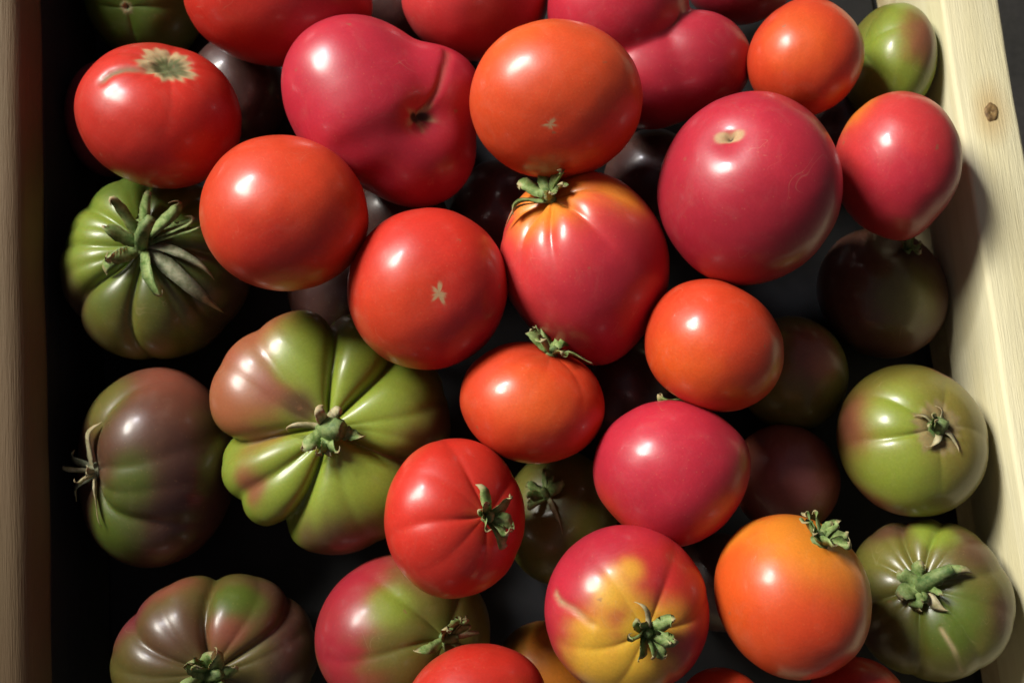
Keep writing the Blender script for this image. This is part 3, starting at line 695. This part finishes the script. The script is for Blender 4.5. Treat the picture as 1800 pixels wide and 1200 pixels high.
        def blend(w, col):
            nonlocal c
            c = c * (1 - w[:, None]) + np.array(col) * w[:, None]
        v = 0.5 + 0.5 * np.tanh(1.2 * value_noise(D, sd + 60, 3.0))
        c = c * (0.88 + 0.22 * v)[:, None]
        if 'sh' in t:
            col, rad, soft = t['sh']
            blend(1 / (1 + np.exp((th - rad - 0.12 * wob) / (soft * 0.28))), col)
        for px, py, rad, col, soft in t.get('blob', []):
            ang = np.arccos(np.clip(D @ self.pick(px, py), -1, 1))
            blend(0.92 / (1 + np.exp((ang - rad - 0.26 * rad * wob) / (soft * rad * 0.42))), col)
        for pts, w, dp, col in self.lines:
            if col is not None:
                k = np.exp(-(self.line_dist(D, pts) / (w * 0.8)) ** 2) * np.clip(0.75 + 0.6 * wob, 0, 1)
                blend(k, col)
                cork = np.maximum(cork, k)
        streak = np.zeros(n)
        if 'scar' in t:
            rs, col, pit = t['scar']
            star = rs * (1 + 0.07 * np.cos(5 * ph + sd) + 0.05 * np.cos(9 * ph + 1) + 0.07 * np.cos(17 * ph) + 0.16 * wob)
            k = 1 / (1 + np.exp((th - star) / 0.014))
            blend(k * 0.95, col)
            cork = np.maximum(cork, k)
            k2 = 1 / (1 + np.exp((th - star * pit - 0.05 * np.cos(ph + 0.6)) / 0.022))
            blend(k2 * 0.9, PIT)
            blend(k2 * np.clip(0.9 * wob, 0, 1), GRN)
        if 'bsc' in t:
            rb, col, kind = t['bsc'][:3]
            al = np.pi - th
            if kind == 'slit':
                star = rb * (0.45 + 0.95 * np.abs(np.cos(ph - 0.2)) ** 3 + 0.2 * wob)
            else:
                rg = np.random.default_rng(sd + 5)
                star = rb * (0.66 + sum(am * np.cos(kf * ph + rg.uniform(0, 6.28)) for kf, am in ((1, 0.12), (2, 0.20), (3, 0.16), (5, 0.22), (7, 0.12), (11, 0.08))) + 0.25 * wob)
            k = 1 / (1 + np.exp((al - star) / (0.010 if kind != 'hole' else 0.022)))
            blend(k * 0.85, col)
            cork = np.maximum(cork, k)
            if kind in ('hole', 'slit'):
                hole = rb * (0.55 if kind == 'hole' else 0.20) * (1 + 0.4 * np.cos(2 * ph) + 0.2 * np.cos(3 * ph + 1))
                k2 = 1 / (1 + np.exp((al - hole) / 0.010))
                blend(k2 * 0.95, (0.02, 0.008, 0.006))
        return np.clip(c, 0, 1), np.clip(cork, 0, 1)

    def build(self):
        t = self.t
        u = np.linspace(0, 1, NT + 1)[1:-1]
        # rings crowd towards both poles, where the stem and the blossom scar sit
        thr = np.pi * (u - 0.55 * np.sin(2 * np.pi * u) / (2 * np.pi))
        ph1 = np.linspace(0, 2 * np.pi, NP, endpoint=False)
        TH, PH = np.meshgrid(thr, ph1, indexing='ij')
        th = np.concatenate([TH.ravel(), [0.0, np.pi]])
        ph = np.concatenate([PH.ravel(), [0.0, 0.0]])
        W = self.to_world(self.shape(th, ph))
        col, cork = self.colours(th, ph)
        nr = len(thr)
        i, j = np.meshgrid(np.arange(nr - 1), np.arange(NP), indexing='ij')
        i, j = i.ravel(), j.ravel()
        j2 = (j + 1) % NP
        quads = np.stack([i * NP + j, (i + 1) * NP + j, (i + 1) * NP + j2, i * NP + j2], 1)
        jj = np.arange(NP)
        top = np.stack([np.full(NP, nr * NP), jj, (jj + 1) % NP], 1)
        bot = np.stack([np.full(NP, nr * NP + 1), (nr - 1) * NP + (jj + 1) % NP, (nr - 1) * NP + jj], 1)
        base = np.array([self.C[0], self.C[1], W[:, 2].min()])
        me = bpy.data.meshes.new('tomato')
        me.vertices.add(len(W))
        me.vertices.foreach_set('co', (W - base).astype(np.float32).ravel())
        loops = np.concatenate([quads.ravel(), top.ravel(), bot.ravel()]).astype(np.int32)
        sizes = np.concatenate([np.full(len(quads), 4), np.full(2 * NP, 3)]).astype(np.int32)
        me.loops.add(len(loops))
        me.loops.foreach_set('vertex_index', loops)
        me.polygons.add(len(sizes))
        me.polygons.foreach_set('loop_start', np.concatenate([[0], np.cumsum(sizes)[:-1]]).astype(np.int32))
        me.update(calc_edges=True)
        me.polygons.foreach_set('use_smooth', np.ones(len(sizes), bool))
        at = me.attributes.new('ripeness', 'FLOAT_COLOR', 'POINT')
        at.data.foreach_set('color', np.concatenate([col, np.ones((len(col), 1))], 1).astype(np.float32).ravel())
        at = me.attributes.new('corky', 'FLOAT', 'POINT')
        at.data.foreach_set('value', cork.astype(np.float32))
        me.materials.append(M_SKIN)
        me.validate()
        self.base = base
        if 'cal' in t:
            root = bpy.data.objects.new('tomato', None)
            COL.objects.link(root)
            root.location = base
            me.name = 'skin'
            o = bpy.data.objects.new('skin', me)
            COL.objects.link(o)
            o.parent = root
            self.calyx(root)
        else:
            root = bpy.data.objects.new('tomato', me)
            COL.objects.link(root)
            root.location = base
        root['label'] = t['lab']
        root['category'] = 'tomato'
        root['group'] = 'tomatoes heaped in the crate'
        return root

    def frame_pts(self, th, ph, lift):
        """points lifted off the skin (lift in tomato radii)"""
        th, ph, lift = np.atleast_1d(th), np.atleast_1d(ph), np.atleast_1d(lift)
        P = self.shape(th, ph)
        return self.to_world(P + self.s * lift[:, None]) - self.base

    def calyx(self, root):
        t = self.t
        k = t['cal']
        rng = np.random.default_rng(t['sd'] + 300)
        hub = k['hub'] * 1.0
        # hub: a low knobbly disc the sepals grow from
        V, Fc = [], []
        rings = [(1.0, 0.000), (1.02, 0.022), (0.75, 0.042), (0.35, 0.05)]
        nn = 14
        for rr, lz in rings:
            for q in range(nn):
                a = 2 * math.pi * q / nn
                w = 1 + 0.12 * math.sin(3 * a + t['sd']) + 0.08 * rng.normal()
                V.append(self.frame_pts(hub * rr * w, a, lz)[0])
        for g in range(len(rings) - 1):
            for q in range(nn):
                q2 = (q + 1) % nn
                Fc.append((g * nn + q, g * nn + q2, (g + 1) * nn + q2, (g + 1) * nn + q))
        Fc.append(tuple((len(rings) - 1) * nn + q for q in range(nn)))
        stem_mat = M_SEPAL_GREY if k.get('dry') else M_STEM
        hb = mesh_obj('calyx', V, Fc, stem_mat, root)
        # stem stub: bent, tapering, cut across
        sl, sr = k['stem'][0] * 1.15, k['stem'][1] * 1.15
        lean = k['stem'][2] if len(k['stem']) > 2 else rng.uniform(0.15, 0.5)
        la = 0.3 if len(k['stem']) > 2 else rng.uniform(0, 6.28)
        lead = math.cos(la) * self.e1 + math.sin(la) * self.e2
        top0 = self.shape(np.array([0.0]), np.array([0.0]))[0]
        V, Fc = [], []
        ns, nc = 9, 12
        for g in range(ns):
            f = g / (ns - 1)
            cen = top0 + self.s * (0.02 + sl * f * (1 - 0.45 * lean * f)) + lead * sl * lean * 1.5 * f * f
            d = nrm(self.s * (1 - 0.9 * lean * f) + lead * 3.0 * lean * f)
            u1 = nrm(np.cross(d, lead + 0.01 * self.e1 + 0.02 * self.e2))
            u2 = np.cross(d, u1)
            rad = sr * (1.1 - 0.42 * f + 0.14 * math.exp(-((f - 0.72) / 0.10) ** 2))
            for q in range(nc):
                a = 2 * math.pi * q / nc
                w = 1 + 0.10 * math.sin(4 * a + 1) + 0.04 * rng.normal()
                V.append(self.to_world((cen + rad * w * (math.cos(a) * u1 + math.sin(a) * u2))[None])[0] - self.base)
        for g in range(ns - 1):
            for q in range(nc):
                q2 = (q + 1) % nc
                Fc.append((g * nc + q, g * nc + q2, (g + 1) * nc + q2, (g + 1) * nc + q))
        cap = len(V)
        V.append(np.mean(V[-nc:], axis=0) - (RCW @ self.s) * 0.0006)
        for q in range(nc):
            Fc.append(((ns - 1) * nc + q, (ns - 1) * nc + (q + 1) % nc, cap))
        mesh_obj('stem', V, Fc, stem_mat, root)
        # sepals
        sep = k.get('custom')
        if not sep:
            sep = [(360 * q / k['n'] + rng.uniform(-18, 18), k['L'] * rng.uniform(0.7, 1.15), k['w'], rng.uniform(0.06, 0.16), rng.uniform(0.3, 0.8), '') for q in range(k['n'])]
        else:
            sep = list(sep) + [(rng.uniform(0, 360), k['L'] * rng.uniform(0.6, 0.95), k['w'] * rng.uniform(0.45, 0.8), rng.uniform(0.08, 0.2), rng.uniform(0.5, 1.0), sep[0][5] if k.get('dry') else '') for q in range(3)]
        for a, L, w, lift, curl, kind in sep:
            self.sepal(hb, math.radians(a), L * (1.3 if kind else 1.62), w * (1.15 if kind else 1.65), lift * 1.35, min(1.15, curl + (0.0 if kind else 0.2)), kind, hub, rng)

    def sepal(self, hb, a, L, w, lift, curl, kind, hub, rng):
        ns = 14
        V, Fc = [], []
        side = rng.choice([-1, 1]) * rng.uniform(0.10, 0.35)
        roll0 = rng.uniform(-0.5, 0.5)
        tw = rng.uniform(-2.2, 2.2)
        flat = kind == 'grey'
        prev = None
        pts = []
        for g in range(ns):
            f = g / (ns - 1)
            # out along the skin, then back on itself where the tip curls
            reach = hub * 0.55 + L * (f - 0.55 * curl * max(0.0, f - 0.45) ** 2 * 3.0)
            th = max(reach, 0.01)
            ph = a + side * f * f / max(0.35, L * 2)
            up = 0.03 + lift * (math.sin(math.pi * min(1, f * 0.95)) ** 1.0 * 0.55 + curl * f * f * 1.0) + 0.012 * math.sin(9 * f + a)
            P = self.shape(np.array([th]), np.array([ph]))[0]
            pts.append(P + self.s * up)
        pts = np.array(pts)
        tang = np.gradient(pts, axis=0)
        for g in range(ns):
            f = g / (ns - 1)
            d = nrm(tang[g])
            out = nrm(pts[g] + 0.4 * self.s)
            acr = nrm(np.cross(out, d))
            nor = np.cross(d, acr)
            r = roll0 + tw * f * f
            if flat:
                r *= 0.3
            acr, nor = math.cos(r) * acr + math.sin(r) * nor, -math.sin(r) * acr + math.cos(r) * nor
            ww = w * (0.62 + 0.75 * math.sin(math.pi * min(1.0, f * 0.9 + 0.12))) * (1 - f ** 3.0) ** 0.9 * (1 + 0.07 * rng.normal()) + 0.003
            ww *= 0.62
            th_ = 0.007 * (1 - 0.6 * f)
            fold = 0.28 * ww * (1 + 0.8 * math.sin(7 * f + a))
            ring = [pts[g] - acr * ww + nor * fold, pts[g] + nor * th_, pts[g] + acr * ww + nor * fold, pts[g] - nor * th_ * 1.4]
            V += list(self.to_world(np.array(ring)) - self.base)
        for g in range(ns - 1):
            for q in range(4):
                q2 = (q + 1) % 4
                Fc.append((g * 4 + q, g * 4 + q2, (g + 1) * 4 + q2, (g + 1) * 4 + q))
        Fc.append((3, 2, 1, 0))
        Fc.append(tuple((ns - 1) * 4 + q for q in range(4)))
        so = mesh_obj('sepal', V, Fc, {'tan': M_SEPAL_DRY, 'grey': M_SEPAL_GREY}.get(kind, M_SEPAL), hb)
        at = so.data.attributes.new('tip', 'FLOAT', 'POINT')
        at.data.foreach_set('value', np.repeat(np.linspace(0, 1, ns), 4).astype(np.float32))

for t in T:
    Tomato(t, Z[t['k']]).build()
